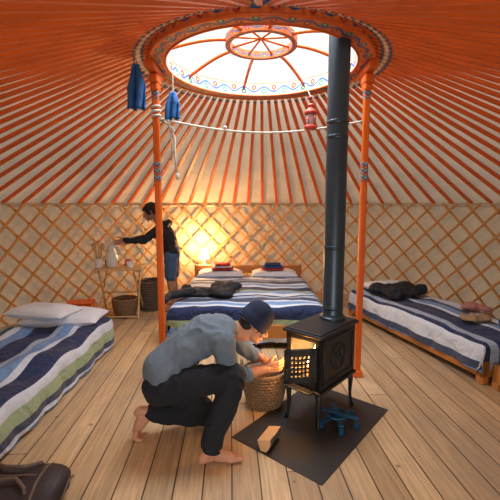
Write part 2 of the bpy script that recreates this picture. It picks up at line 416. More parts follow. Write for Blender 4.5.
b.tube([(.04*math.cos(t*pi/12)*1.0,0,.19+.06*math.sin(t*pi/12)) for t in range(13)],.003,6)
b.obj('lantern_frame',REDM,g,smooth=True)
b=MB(); b.lathe([(.028,.036),(.036,.06),(.036,.09),(.028,.115)],n=20); b.obj('lantern_glass',GLASS,g,smooth=True)
b=MB(); b.tube([(0,0,.25),(.08,.72,.51)],.003,6); b.obj('cord',ROPE,g)
def hanging(name,loc,w,h,m,seed,cord=.1):
    g=grp(name,loc); b=MB(); nx,ny=16,20; vs=[]
    for j in range(ny+1):
        t=j/ny
        for i in range(nx+1):
            s_=i/nx-.5; ww=w*(.35+.65*min(1,t*2.2)); 
            vs.append((s_*ww, .03*math.sin(s_*14+seed+t*2)*(.4+t)+.012*noise.noise(V((s_*5,t*4,seed))), -h*t*(1-.10*abs(s_)*math.cos(seed))))
    b.add(vs,[[j*(nx+1)+i,j*(nx+1)+i+1,(j+1)*(nx+1)+i+1,(j+1)*(nx+1)+i] for j in range(ny) for i in range(nx)])
    o=b.obj('cloth',m,g,smooth=True); s=o.modifiers.new('s','SOLIDIFY'); s.thickness=.012
    b=MB(); b.tube([(0,0,-.02),(.0,.0,cord)],.004,6); b.obj('hook_cord',ROPE,g)
hanging('blue_towel',(-.865,2.98,2.55),.14,.33,BLUEC,1,.03)
hanging('blue_flag_cloth',(-.60,3.05,2.37),.11,.20,BLUEC,2.5,.23)

# ---------------------------------------------------------------- beds
def fold(s_,h,r=.06):
    a=abs(s_)-h; sg=1 if s_>=0 else -1
    if a<=0: return s_,0
    if a<r*pi/2: return sg*(h+r*math.sin(a/r)), r*(1-math.cos(a/r))
    return sg*(h+r), r+a-r*pi/2
def duvet(parent,w,l,top,drop,m,seed=0,amp=.03,name='duvet',yhead=None):
    me=bpy.data.meshes.new(name); bm=bmesh.new(); uvl=bm.loops.layers.uv.new('UVMap')
    nx,ny=70,90; W=w/2+drop+.03; y0=-l/2-drop-.03; y1=l/2 if yhead is None else yhead
    G=[]
    for j in range(ny+1):
        t=y0+(y1-y0)*j/ny; row=[]
        for i in range(nx+1):
            s_=-W+2*W*i/nx
            x,dx=fold(s_,w/2-.06); y,dy=fold(t,l/2-.06)
            if t>0: y,dy=t,0
            dz=min(math.hypot(dx,dy),drop)
            z=top-dz
            q=V((s_*2.2+seed,t*2.0,seed*1.7)); k=noise.noise(q)*.7+noise.noise(q*2.3)*.4+(.5-abs(noise.noise(q*1.5+V((5,5,5))))*1.6)*.5
            f=1-min(1,dz/.1)
            z+=amp*(k+.3)*(.25+.75*f) if dz<drop*.98 else 0
            if dx>0: x+=math.copysign(.022*math.sin(t*11+seed)*min(1,dz/.15)+.02*k*min(1,dz/.15),x)
            if dy>0: y-=(.022*math.sin(s_*10+seed*2)+.02*k)*min(1,dz/.15)
            row.append((bm.verts.new((x,y,z)),(s_,t)))
        G.append(row)
    for j in range(ny):
        for i in range(nx):
            q=[G[j][i],G[j][i+1],G[j+1][i+1],G[j+1][i]]; f=bm.faces.new([a[0] for a in q]); f.smooth=True
            for lp,a in zip(f.loops,q): lp[uvl].uv=a[1]
    bm.to_mesh(me); bm.free(); me.materials.append(m)
    o=mkobj(me,name,parent,True); s=o.modifiers.new('s','SOLIDIFY'); s.thickness=.012; s.offset=-1
    return o
def pillow(parent,c,d,rz=0,m=WHITE,name='pillow',seed=0,tilt=0):
    nx=24; vs=[];fs=[]
    for sgn in (1,-1):
        o=len(vs)
        for j in range(nx+1):
            for i in range(nx+1):
                u=2*i/nx-1; v=2*j/nx-1
                h=(max(0,1-u**4)*max(0,1-v**4))**.55
                pin=1-.06*(1-abs(u))*abs(v)**3; pin2=1-.06*(1-abs(v))*abs(u)**3
                vs.append(V((u*d[0]/2*pin2,v*d[1]/2*pin,sgn*h*d[2]/2*(1+.25*noise.noise(V((u*1.5+seed,v*1.5,sgn)))))))
        fs+=[[o+j*(nx+1)+i,o+j*(nx+1)+i+1,o+(j+1)*(nx+1)+i+1,o+(j+1)*(nx+1)+i][::sgn] for j in range(nx) for i in range(nx)]
    b=MB(); R=Matrix.Rotation(rz,3,'Z')@Matrix.Rotation(tilt,3,'X'); b.add([R@p+V(c) for p in vs],fs)
    return b.obj(name,m,parent,smooth=True)
def bedframe(parent,w,l,h,m=WOODO,head=.52,rail=.14,z0=.12):
    b=MB()
    for sx in(-1,1):
        b.box((sx*(w/2-.015),0,z0+rail/2),(.03,l,rail))
        for sy in(-1,1): b.box((sx*(w/2-.035),sy*(l/2-.035),(z0+rail)/2),(.07,.07,z0+rail))
    for sy in(-1,1): b.box((0,sy*(l/2-.015),z0+rail/2),(w,.03,rail))
    if head:
        b.box((0,l/2+.015,head-.07),(w+.04,.03,.12)); b.box((0,l/2+.015,head-.23),(w,.025,.10))
        for sx in(-1,1): b.box((sx*(w/2-.02),l/2+.015,head/2),(.06,.045,head))
    b.obj('bed_frame',m,parent,bevel=.006)
    b=MB(); b.box((0,0,(z0+rail*.5+h)/2),(w-.07,l-.07,h-z0-rail*.5)); b.obj('mattress',MATT,parent,bevel=.03)
navy=(.012,.024,.09); whi=(.62,.68,.78); lb=(.17,.30,.55); sl=(.05,.07,.13); ol=(.34,.44,.27); gw=(.36,.44,.56)
D1=stripes('duvet_stripes_back',[(.16,navy),(.07,whi),(.10,lb),(.05,whi),(.14,sl),(.07,gw),(.05,navy),(.12,whi),(.10,lb),(.08,ol)],1,.2)
D2=stripes('duvet_stripes_side',[(.13,navy),(.05,whi),(.11,lb),(.08,sl),(.14,whi),(.05,navy),(.09,gw),(.12,navy)],0,.16)
D3=stripes('duvet_stripes_left',[(.20,navy),(.06,gw),(.10,lb),(.05,whi),(.16,navy),(.07,whi),(.10,ol),(.06,sl),(.06,whi),(.12,lb)],0,.12)
g=grp('double_bed',(-.03,4.82,0)); bedframe(g,1.66,2.1,.40,head=.56)
duvet(g,1.66,2.1,.43,.36,D1,1,.03,yhead=.62)
pillow(g,(-.42,.82,.46),(.70,.42,.14),.03,seed=1); pillow(g,(.40,.82,.46),(.70,.42,.14),-.04,seed=4)
def crumple(name,loc,dims,m,seed,parent=None,rz=0):
    b=MB(); rnd=random.Random(seed)
    for i in range(9):
        b.ell((rnd.uniform(-.4,.4)*dims[0],rnd.uniform(-.4,.4)*dims[1],dims[2]*.35*rnd.random()),(dims[0]*rnd.uniform(.12,.3),dims[1]*rnd.uniform(.15,.3),dims[2]*rnd.uniform(.35,.6)),Matrix.Rotation(rnd.random()*3,3,'Z'))
    b.ell((0,0,0),(dims[0]*.45,dims[1]*.4,dims[2]*.35))
    g=grp(name,loc,rz); b.remesh('crumpled_fabric',m,g,.014,3,(.02,9),world=False); return g
def folded(name,loc,rz,cols,w=.30,d=.22):
    g=grp(name,loc,rz); z=0
    for i,m in enumerate(cols):
        b=MB(); ww=w-.05*i
        b.chain([((-ww/2,0,z+.02),d*.5,.020),((ww/2,0,z+.02),d*.5,.020)],V((0,1,0)))
        b.remesh('fold_%d'%(i+1),m,g,.010,2,(.010,16),world=False); z+=.030
folded('folded_towel',(-.42,5.58,.535),.15,[REDC,WHITE,REDC]); folded('folded_towel.001',(.34,5.58,.535),-.1,[REDC,BLUEC,NAVYC])
g=crumple('jacket',(-.50,4.40,.475),(.75,.45,.10),JACK,3,rz=.2)
b=MB(); b.chain([((-.2,-.1,.03),.05),((-.45,-.22,.02),.045),((-.5,-.42,.02),.04)]); b.remesh('sleeve',JACK,g,.014,2,(.014,12),world=False)
ax=V((1.35,5.0)); dd=V((.284,-.959)); nn=V((.959,.284)); ang=math.atan2(-dd.y,-dd.x)-pi/2
c=ax+dd*1.05+nn*.43
g=grp('single_bed',(c.x,c.y,0),ang); bedframe(g,.86,2.1,.30,head=0,rail=.14,z0=.06); duvet(g,.86,2.1,.34,.22,D2,5,.04,yhead=1.04)
pillow(g,(0,.82,.43),(.6,.38,.12),.05,seed=6)
c2=ax+dd*2.2+nn*.43; dd2=V((.10,-.995)); c3=V((c2.x,c2.y))+dd2*.98+V((.02,0))
g=grp('single_bed.001',(c3.x,c3.y,0),math.atan2(-dd2.y,-dd2.x)-pi/2); bedframe(g,.84,1.9,.30,head=0,rail=.14,z0=.06); duvet(g,.84,1.9,.34,.22,D2,9,.04,yhead=.50)
pillow(g,(-.02,.70,.42),(.62,.40,.14),.1,seed=8,m=mat('pale_blue_cotton',(.40,.47,.58),.85,bump=.3,bs=14))
q=ax+dd*.50+nn*.45; g=crumple('duffel_coat',(q.x,q.y,.42),(.68,.50,.13),JACK,8,rz=.4)
q=ax+dd*1.62+nn*.42; crumple('tan_scarf',(q.x,q.y,.395),(.34,.2,.06),mat('tan_knit',(.35,.22,.13),.9),12)
q=ax+dd*1.30+nn*.72; crumple('pink_scarf',(q.x,q.y,.395),(.3,.2,.07),mat('pink_knit',(.45,.2,.18),.9),15)
q=ax+dd*1.95+nn*.62; crumple('dark_sweater',(q.x,q.y,.40),(.40,.28,.09),NAVYC,21)
g=grp('single_bed.002',(-1.93,2.92,0),.0); bedframe(g,.90,2.0,.26,head=0,rail=.12,z0=.05); duvet(g,.92,2.0,.30,.27,D3,14,.06,yhead=.97)
pillow(g,(.05,.78,.37),(.76,.42,.15),.05,seed=3); pillow(g,(-.1,.68,.46),(.64,.36,.12),-.2,seed=31,m=WHITE)

# ---------------------------------------------------------------- small furniture
g=grp('painted_stool',(-2.24,4.84,0),.2)
b=MB(); b.box((0,0,.22),(.32,.26,.03))
for sx in(-1,1):
    for sy in(-1,1): b.box((sx*.13,sy*.10,.105),(.035,.035,.21))
b.box((0,-.10,.16),(.26,.02,.06)); b.box((0,.10,.16),(.26,.02,.06)); b.box((.13,0,.16),(.02,.2,.06)); b.box((-.13,0,.16),(.02,.2,.06)); b.obj('stool_body',ORANGE,g,bevel=.006)
g=grp('folding_table',(-1.76,5.02,0),.08)
b=MB()
for i in range(6): b.box((0,-.2+.08*i,.66),(.60,.072,.018))
for sx in(-1,1): b.box((sx*.25,0,.64),(.04,.46,.025))
for sx in(-1,1):
    for s_ in(-1,1):
        p0=V((sx*.26,s_*.20,.0)); p1=V((sx*.22,-s_*.20,.635)); d=p1-p0
        b.tube([p0,p1],.014,8)
b.cyl((-.26,.2,.03),(.26,.2,.03),.01); b.cyl((-.26,-.2,.03),(.26,-.2,.03),.01); b.cyl((-.24,0,.32),(.24,0,.32),.01)
b.obj('table_frame',WOODL,g,bevel=.003)
g=grp('enamel_jug',(-1.85,4.98,.67))
b=MB(); b.lathe([(0,0),(.065,0),(.075,.02),(.078,.12),(.06,.2),(.045,.25),(.05,.29),(.055,.30),(.047,.295),(.04,.25),(0,.24)],n=32)
b.tube([(.05,0,.27),(.10,0,.27),(.125,0,.2),(.12,0,.12),(.075,0,.07)],.009,8); b.tube([(-.05,0,.24),(-.08,0,.28),(-.10,0,.33)],[.018,.013,.010],8); b.obj('jug_body',ENAM,g,smooth=True)
for i,(x,y,m) in enumerate(((-1.60,4.93,ENAM),(-1.68,5.10,REDM),(-1.96,5.12,BLUEM))):
    g=grp('enamel_mug' if i==0 else 'enamel_mug.%03d'%i,(x,y,.67),i)
    b=MB(); b.lathe([(0,0),(.036,0),(.038,.01),(.04,.085),(.036,.083),(.034,.012),(0,.01)],n=24); b.tube([(.038,0,.07),(.06,0,.065),(.065,0,.045),(.055,0,.025),(.038,0,.02)],.005,8); b.obj('mug_body',m,g,smooth=True)
g=grp('utensil_jar',(-2.00,4.90,.67))
b=MB(); b.lathe([(0,0),(.045,0),(.05,.02),(.05,.13),(.044,.13),(.04,.02),(0,.015)],n=24); b.obj('jar',ENAM,g,smooth=True)
b=MB()
for k in range(7):
    a=k*.9; b.tube([(.01*math.cos(a),.01*math.sin(a),.03),(.06*math.cos(a),.05*math.sin(a),.26+.03*(k%3))],.005,6); b.ell((.065*math.cos(a),.055*math.sin(a),.28+.03*(k%3)),(.018,.007,.028))
b.obj('spoons',WOODL,g,smooth=True)
def basket(name,loc,r0,r1,h,m,handle=False,rings=12,tw=.009,sx=1,sy=1,rz=0):
    g=grp(name,loc,rz); b=MB(); ns=28
    for j in range(rings):
        t=(j+.5)/rings; z=h*t; r=r0+(r1-r0)*math.sin(t*pi/2); pts=[]
        for i in range(ns*4):
            a=2*pi*i/(ns*4); q=r+.005*math.cos(a*ns/1+ (pi if j%2 else 0)); pts.append((q*math.cos(a)*sx,q*math.sin(a)*sy,z))
        pts.append(pts[0]); b.tube(pts,h/rings*.52,5,cap=False)
    for k in range(ns):
        a=2*pi*k/ns; b.tube([((r0+(r1-r0)*math.sin(t*pi/2))*math.cos(a)*sx,(r0+(r1-r0)*math.sin(t*pi/2))*math.sin(a)*sy,h*t) for t in (0,.25,.5,.75,1)],.005,5)
    b.ring((0,0,h),r1,tw*1.4,48,8,sx,sy); b.ring((0,0,.012),r0,tw,48,8,sx,sy); b.lathe([(0,.012),(r0,.012)],n=32,sx=sx,sy=sy)
    if handle:
        for s_ in(-1,1): b.tube([(s_*(r1*sx+.012*math.sin(t*pi/8)),-.07+.14*t/8,h+.07*math.sin(t*pi/8)) for t in range(9)],.009,8)
    b.obj('wicker',m,g,smooth=True); return g
basket('wicker_basket',(-1.70,4.98,0),.12,.16,.24,WICK)
basket('wicker_basket.001',(-1.44,5.32,0),.14,.17,.42,WICKD)
g=grp('bedside_stool',(-.76,6.18,0)); b=MB(); b.lathe([(0,.47),(.13,.47),(.14,.48),(.14,.495),(.13,.50),(0,.50)],n=32)
for k in range(3):
    a=k*2*pi/3; b.tube([(.07*math.cos(a),.07*math.sin(a),.47),(.12*math.cos(a),.12*math.sin(a),0)],.016,8)
b.obj('stool_body',WOODL,g)
g=grp('table_lamp',(-.76,6.18,.50)); b=MB(); b.lathe([(0,0),(.05,0),(.05,.015),(.015,.03),(.012,.12),(.02,.13),(0,.14)],n=24); b.obj('lamp_base',ENAM,g,smooth=True)
b=MB(); b.lathe([(.08,.12),(.055,.27)],n=32); b.obj('lampshade',LAMPE,g,smooth=True)

# ---------------------------------------------------------------- hearth + stove
SA=math.radians(48)
g=grp('hearth_plate',(.387,1.85,0),math.radians(50))
b=MB(); b.box((.49,.33,.003),(.98,.66,.005)); b.obj('sheet',PLATE,g,bevel=.001)
g=grp('wood_stove',(.455,2.32,.006),SA)
L,W=.48,.275; z0,z1=.27,.635
b=MB()
b.box((L/2,.012,(z0+z1)/2),(L,.024,z1-z0)); b.box((L/2,W-.012,(z0+z1)/2),(L,.024,z1-z0)); b.box((L-.012,W/2,(z0+z1)/2),(.024,W,z1-z0))
b.box((L/2,W/2,z0+.012),(L,W,.024)); b.box((L/2,W/2,z1-.012),(L,W,.024))
b.box((.012,.022,(z0+z1)/2),(.024,.044,z1-z0)); b.box((.012,W-.022,(z0+z1)/2),(.024,.044,z1-z0)); b.box((.012,W/2,z0+.045),(.024,W,.09)); b.box((.012,W/2,z1-.02),(.024,W,.04))
b.obj('firebox',IRON,g,bevel=.005)
b=MB(); b.box((L/2,W/2,z1+.010),(L+.04,W+.04,.020)); b.box((L/2,W/2,z1+.024),(L+.01,W+.01,.012)); b.box((L/2,W/2,z0-.008),(L+.03,W+.03,.020)); b.box((L/2-.02,W/2,z0-.03),(L-.1,W-.04,.03)); b.box((-.035,W/2,z0+.0),(.06,W-.06,.012)); b.obj('top_and_base',IRON,g,bevel=.008)
b=MB()
for sy,yy in ((-1,-.002),(1,W+.002)):
    b.box((L/2,yy,z1-.035),(L-.07,.010,.010)); b.box((L/2,yy,z0+.045),(L-.07,.010,.010)); b.box((.04,yy,(z0+z1)/2),(.010,.010,z1-z0-.07)); b.box((L-.04,yy,(z0+z1)/2),(.010,.010,z1-z0-.07))
    Rm=Matrix.Rotation(pi/2,3,'X')
    b.ring((L/2,yy,(z0+z1)/2),.085,.005,40,6,Rm=Rm,sx=1.1,sy=1.1)
    b.ell((L/2-.01,yy,(z0+z1)/2-.03),(.038,.008,.043)); b.ell((L/2-.035,yy,(z0+z1)/2+.025),(.020,.008,.018))
    b.tube([(L/2+.02,yy,(z0+z1)/2-.06),(L/2+.05,yy,(z0+z1)/2-.01),(L/2+.02,yy,(z0+z1)/2+.04),(L/2+.035,yy,(z0+z1)/2+.06)],[.008,.014,.014,.005],8,flat=.6)
b.obj('relief',IRON,g,smooth=True)
b=MB()
for lx,ly,dx,dy in ((.03,.03,-1,-1),(L-.03,.03,1,-1),(.03,W-.03,-1,1),(L-.03,W-.03,1,1)):
    b.tube([(lx,ly,z0),(lx+dx*.014,ly+dy*.014,z0-.06),(lx+dx*.012,ly+dy*.012,.10),(lx+dx*.018,ly+dy*.018,.03),(lx+dx*.026,ly+dy*.026,.0)],[.026,.020,.012,.011,.015],8)
b.obj('legs',IRON,g,smooth=True)
dw,dh,dz0=.205,.225,z0+.075
da=math.radians(138); R=Matrix.Rotation(da,3,'Z')
def D(x,y,z): return R@V((x,y,z))+V((-.012,.03,0))
b=MB()
def dbox(c,s): b.box(D(*c),s,R)
dbox((dw/2,0,dz0+.022),(dw,.022,.044)); dbox((dw/2,0,dz0+dh-.022),(dw,.022,.044)); dbox((.022,0,dz0+dh/2),(.044,.022,dh)); dbox((dw-.022,0,dz0+dh/2),(.044,.022,dh))
for i in range(1,5): dbox((.04+i*(dw-.08)/5,0,dz0+dh/2),(.012,.012,dh-.05))
for i in range(1,5): dbox((dw/2,0,dz0+.04+i*(dh-.08)/5),(dw-.05,.012,.012))
b.tube([D(dw-.015,.01,dz0+dh/2),D(dw-.01,.05,dz0+dh/2),D(dw+.0,.06,dz0+dh/2-.06)],.008,8)
b.cyl((-.012,.03,dz0),(-.012,.03,dz0+dh),.012)
b.obj('door',IRON,g,bevel=.003)
b=MB()
for (p0,p1,r) in (((.08,.08,z0+.07),(.38,.10,z0+.08),.035),((.08,.19,z0+.07),(.36,.20,z0+.075),.035),((.10,.11,z0+.14),(.34,.18,z0+.13),.03)): b.tube([p0,p1],r,9)
b.obj('burning_logs',BARK,g)
b=MB(); rnd=random.Random(4)
for k in range(12):
    x=rnd.uniform(.06,.34); y=rnd.uniform(.065,.215); h=rnd.uniform(.10,.19); b.m=k%2
    b.tube([(x,y,z0+.09),(x+.01,y+.008,z0+.09+h*.4),(x-.006,y-.006,z0+.09+h*.75),(x+.004,y,z0+.09+h)],[.022,.028,.014,.002],8)
b.obj('flames',[FIRE,FIREY],g,smooth=True)
b=MB(); b.box((.2,W/2,z0+.04),(.34,.20,.03)); b.obj('embers',EMBER,g,bevel=.01)
px,py=.385,W/2
b=MB(); b.lathe([(.094,z1+.02),(.094,z1+.045),(.080,z1+.055),(.074,z1+.075),(.074,3.35)],(px,py,0),40)
for z in (z1+.10,1.18,1.95,2.05): b.lathe([(.074,z),(.077,z+.003),(.077,z+.022),(.074,z+.025)],(px,py,0),40)
b.lathe([(.0,3.42),(.13,3.40),(.12,3.44),(0,3.52)],(px,py,0),32)
for k in range(4): a=k*pi/2; b.cyl((px+.07*math.cos(a),py+.07*math.sin(a),3.33),(px+.09*math.cos(a),py+.09*math.sin(a),3.42),.006,n=6)
o=b.obj('flue_pipe',STEEL,g,smooth=True)
e=o.modifiers.new('e','EDGE_SPLIT'); e.split_angle=math.radians(50)
l=bpy.data.lights.new('fire_light','POINT'); l.energy=7; l.color=(1,.45,.12); l.shadow_soft_size=.05
o=bpy.data.objects.new('fire_light',l); C.objects.link(o); o.parent=g; o.location=(-.01,W/2+.03,z0+.23)
g=grp('iron_trivet',(.60,2.44,.006),.3)
b=MB()
for k in range(3):
    a=k*pi/3+.2; R3=Matrix.Rotation(a,3,'Z'); b.box((0,0,.045+.012*k),(.30,.035,.012),R3)
    for s_ in(-1,1):
        p=R3@V((s_*.14,0,0)); b.box((p.x,p.y,.022),(.03,.03,.045),R3)
b.ring((0,0,.06),.07,.009,24,6); b.obj('trivet_body',BLUEM,g,bevel=.003)
def splitlog(name,loc,rz,l=.2,r=.06,tilt=0,parent=None):
    b=MB(); n=9; vs=[]
    sec=[(0,0)]+[(r*math.cos(a),r*math.sin(a)) for a in [math.radians(50+80*i/6) for i in range(7)]]; m=len(sec)
    for i in range(n):
        t=i/(n-1)-.5
        for (x,y) in sec:
            k=1+.06*noise.noise(V((x*20,y*20,t*4+rz))); vs.append((t*l,x*k*1.1,y*k-.0))
    fs=[];mi=[]
    for i in range(n-1):
        for j in range(m):
            fs.append([i*m+j,i*m+(j+1)%m,(i+1)*m+(j+1)%m,(i+1)*m+j]); mi.append(1 if 1<=j<m-1 else 0)
    fs+=[list(range(m))[::-1],[(n-1)*m+j for j in range(m)]]; mi+=[0,0]
    b.v=[V(v) for v in vs]; b.f=fs; b.mi=mi
    o=b.obj(name,[SPLIT,BARK],parent); o.location=loc; o.rotation_euler=(tilt,0,rz) ; return o
splitlog('firewood_log',(.085,2.22,.068),math.radians(62),.17,.085,math.radians(118))
g=basket('firewood_basket',(.11,2.71,0),.12,.165,.27,WICK,handle=True)
for i,(x,y,z,rz,ti,le) in enumerate(((-.03,.0,.26,.5,.4,.22),(.05,.03,.25,1.2,2,.2),(0,-.05,.24,.1,1.2,.2),(.02,.05,.21,2.3,.3,.2))):
    splitlog('log_%d'%(i+1),(x,y,z),rz,le,.055,ti,g)

# ---------------------------------------------------------------- people
def hand(Rm,wrist,mirror,curl,m,parent,name,spread=1.0,vox=.0032,thumb=.5):
    """local: +X fingers, palm faces -Z, thumb to +Y*mirror"""
    b=MB(); W=V(wrist)
    def T(p): return W+Rm@V((p[0],p[1]*mirror,p[2]))
    def ch(l): b.chain([(T(p),r) for p,r in l],n=2)
    for y in (-.028,-.010,.010,.028): ch([((0,y*.5,0),.017),((.045,y*.85,0),.0145),((.085,y,0),.0125)])
    ch([((-.04,0,0),.025),((0,0,0),.023),((.03,0,-.002),.018)])
    ls=[(-.030,.030,.022,.018,.0075),(-.0105,.040,.026,.021,.0085),(.010,.043,.029,.022,.0088),(.030,.038,.025,.020,.0085)]
    for k,(y,a,bb,c,r) in enumerate(ls):
        p=V((.085,y,0)); an=curl*.55; cl=[(tuple(p),r+.002)]; yy=y*.12*spread
        for ln,cu in ((a,curl),(bb,curl*1.15),(c,curl*.8)):
            p=p+V((math.cos(an)*ln,yy*ln/.04,-math.sin(an)*ln)); cl.append((tuple(p),r)); r*=.93; an+=cu
        ch(cl)
    p0=V((.018,.022,-.006)); p1=V((.045,.050,-.018)); p2=p1+V((.030,.018-.02*thumb,-.012-.012*thumb)); p3=p2+V((.024,.006-.02*thumb,-.008-.014*thumb))
    ch([(tuple(p0),.016),(tuple(p1),.0125),(tuple(p2),.0105),(tuple(p3),.009)])
    return b.remesh(name,m,parent,vox,2)
def foot(Rm,ank,mirror,m,parent,name,bend=0,vox=.005):
    """local: +Y forward, z up, ankle at origin, sole at z=-.075"""
    b=MB(); A=V(ank)
    def T(p): return A+Rm@V((p[0]*mirror,p[1],p[2]))
    def ch(l): b.chain([(T(p),r) for p,r in l],n=2)
    ch([((0,0,.10),.038),((0,-.005,.02),.036),((0,-.035,-.035),.033),((0,-.045,-.048),.027)])
    ch([((0,0,0),.036),((-.005,.06,-.025),.032),((-.015,.12,-.048),.025)])
    ch([((0,-.03,-.05),.024),((.022,.05,-.056),.019),((.030,.115,-.058),.017)])
    ch([((-.005,.04,-.045),.024),((-.025,.12,-.056),.019)]); ch([((.0,.05,-.045),.024),((.005,.12,-.056),.018)])
    b_=bend
    for k,(x,y0,l,r) in enumerate(((-.032,.135,.045,.014),(-.010,.14,.042,.010),(.007,.137,.036,.0095),(.022,.13,.030,.009),(.036,.12,.024,.0085))):
        ch([((x,y0-.02,-.058),r+.003),((x*1.03,y0+l*.5*math.cos(b_),-.056+l*.5*math.sin(b_)),r),((x*1.05,y0+l*math.cos(b_),-.061+l*math.sin(b_)),r)])
    return b.remesh(name,m,parent,vox,2)
def head(cen,f,up,neck_w,m,parent,scale=1,neck_r=.055):
    R=frame(f,up); Cn=V(cen); b=MB()
    def T(p): return Cn+R@(V(p)*scale)
    def E(c,r,n=3):
        if isinstance(r,(int,float)): r=(r,)*3
        b.ell(T(c),tuple(x*scale for x in r),R,n)
    E((0,-.015,.03),(.076,.094,.086)); E((0,.03,-.03),(.060,.062,.078)); E((0,.02,-.06),(.056,.05,.045)); E((0,.048,-.078),(.042,.042,.034)); E((0,.084,-.098),(.018,.014,.015))
    for s_ in(-1,1):
        E((s_*.028,.082,.020),(.026,.013,.009)); E((s_*.038,.066,-.028),(.024,.024,.026)); E((s_*.012,.101,-.034),(.010,.011,.008))
        E((s_*.077,-.005,-.012),(.008,.020,.031)); E((s_*.082,-.016,-.002),(.007,.012,.022)); E((s_*.030,.070,-.004),(.017,.012,.014))
    b.chain([(T((0,.090,.014)),.009*scale),(T((0,.106,-.010)),.011*scale),(T((0,.118,-.028)),.013*scale)],n=2)
    E((0,.094,-.058),(.024,.012,.007)); E((0,.092,-.071),(.020,.012,.008)); E((0,.082,-.064),(.03,.016,.018))
    b.chain([(T((0,-.02,-.04)),.058*scale),(T((0,-.03,-.085)),neck_r*scale),(V(neck_w),neck_r*1.08*scale)])
    o=b.remesh('head',m,parent,.0045*scale,2)
    b=MB()
    for s_ in(-1,1): b.m=0; E2=T((s_*.030,.0745,-.002)); b.ell(E2,.0125*scale,None,3)
    for s_ in(-1,1): b.m=1; b.ell(T((s_*.030,.0835,-.003)),.0055*scale,None,2)
    b.obj('eyes',[EYEW,EYED],parent,True,world=True)
    b=MB()
    for s_ in(-1,1): b.tube([T((s_*.012,.094,.024)),T((s_*.03,.094,.031)),T((s_*.05,.078,.024))],[.003*scale,.004*scale,.002*scale],6)
    b.obj('eyebrows',HAIR,parent,True,world=True)
    b=MB(); b.tube([T((-.024,.098,-.064)),T((-.01,.105,-.062)),T((0,.106,-.064)),T((.01,.105,-.062)),T((.024,.098,-.064))],[.002,.004,.004,.004,.002],6); b.obj('mouth',LIP,parent,True,world=True)
    return R,T

# ---- kneeling man
g=grp('kneeling_man',(-.4,2.25,0))
S=V((-.26,.966,0)).normalized()
b=MB()
b.chain([((-.535,2.25,.475),.182,.138),((-.48,2.27,.54),.158,.122),((-.39,2.30,.615),.160,.124),((-.29,2.335,.67),.175,.127),((-.21,2.36,.69),.165,.102),((-.15,2.375,.71),.085,.07)],S)
rs=V((-.17,2.205,.675)); re=V((-.115,2.235,.425)); rw=V((.11,2.36,.43))
ls=V((-.20,2.52,.675)); le=V((-.01,2.57,.46)); lw=V((.10,2.575,.40))
b.chain([(V((-.22,2.29,.68)),.09),(rs,.080),(rs.lerp(re,.5),.068),(re,.060),(re.lerp(rw,.42),.048)])
b.chain([(V((-.22,2.44,.68)),.09),(ls,.076),(ls.lerp(le,.5),.062),(le,.054),(le.lerp(lw,.35),.046)])
b.remesh('shirt',SHIRT,g,.009,4,(.013,9,(1.2,1,.8)),post=lambda p: max(.15,min(1,(p.x+.62)/.2)))
b=MB()
for a_,b_,t in ((re,rw,.42),(le,lw,.35)):
    p=a_.lerp(b_,t); d=(b_-a_).normalized(); R=frame(d,V((0,0,1)))@Matrix.Rotation(-pi/2,3,'X')
    b.ring(p,.042,.012,28,8,Rm=R); b.ring(p+d*.014,.040,.010,28,8,Rm=R)
Rn=frame(V((.75,.22,.62)),V((0,0,1)))@Matrix.Rotation(-pi/2,3,'X')
b.ring(V((-.125,2.382,.715)),.064,.013,32,8,Rm=Rn,sx=1.05); 
b.obj('cuffs_and_collar',SHIRT,g,True,world=True)
b=MB()
b.chain([((-.545,2.255,.405),.160,.122),((-.54,2.25,.44),.155,.118)],S)
b.chain([(V((-.55,2.17,.395)),.108),(V((-.50,2.15,.405)),.104),(V((-.30,2.145,.45)),.094),(V((-.10,2.16,.475)),.076),(V((-.11,2.13,.41)),.076),(V((-.15,2.095,.32)),.078),(V((-.20,2.055,.20)),.072),(V((-.222,2.037,.125)),.064)])
b.chain([(V((-.58,2.33,.39)),.106),(V((-.53,2.34,.36)),.106),(V((-.40,2.375,.21)),.094),(V((-.28,2.40,.085)),.076),(V((-.36,2.385,.09)),.076),(V((-.50,2.345,.12)),.074),(V((-.635,2.305,.155)),.058)])
b.remesh('jeans',JEANS,g,.009,4,(.011,10))
b=MB()
R=frame(V((.12,.10,.8)).normalized(),V((0,1,0)))@Matrix.Rotation(-pi/2,3,'X')
b.ring((-.224,2.036,.080),.050,.008,28,8,Rm=R); b.lathe([(.050,-.04),(.054,0),(.058,.03)],(-.224,2.036,.118),28,Rm=R)
b.obj('jean_hems',JEANS,g,True,world=True)
b=MB(); b.chain([(re.lerp(rw,.25),.040),(re.lerp(rw,.6),.036),(rw,.026)]); b.remesh('forearm_right',SKIN,g,.006,2)
b=MB(); b.chain([(le.lerp(lw,.2),.040),(le.lerp(lw,.6),.035),(lw,.026)]); b.remesh('forearm_left',SKIN,g,.006,2)
x=V((.88,.40,.0)).normalized(); y=V((0,0,1)); z=x.cross(y)
hand(Matrix((x,y,z)).transposed(),rw,1,.55,SKIN,g,'hand_right',thumb=.8)
x=V((.35,.62,-.62)).normalized(); y=V((1,-.3,.2)); y=(y-x*y.dot(x)).normalized(); z=x.cross(y)
hand(Matrix((x,y,z)).transposed(),lw,1,.6,SKIN,g,'hand_left',thumb=.8)
foot(frame(V((.97,.22,0))),(-.232,2.03,.079),-1,SKIN,g,'foot_right')
b=MB()
def sp(l,n=2): b.chain([(V(p),r) for p,r in l],n=n)
sp([((-.60,2.315,.15),.036),((-.66,2.30,.165),.036),((-.71,2.29,.175),.033),((-.725,2.285,.165),.028)])
sp([((-.70,2.29,.15),.033),((-.72,2.275,.10),.030),((-.735,2.265,.055),.025)])
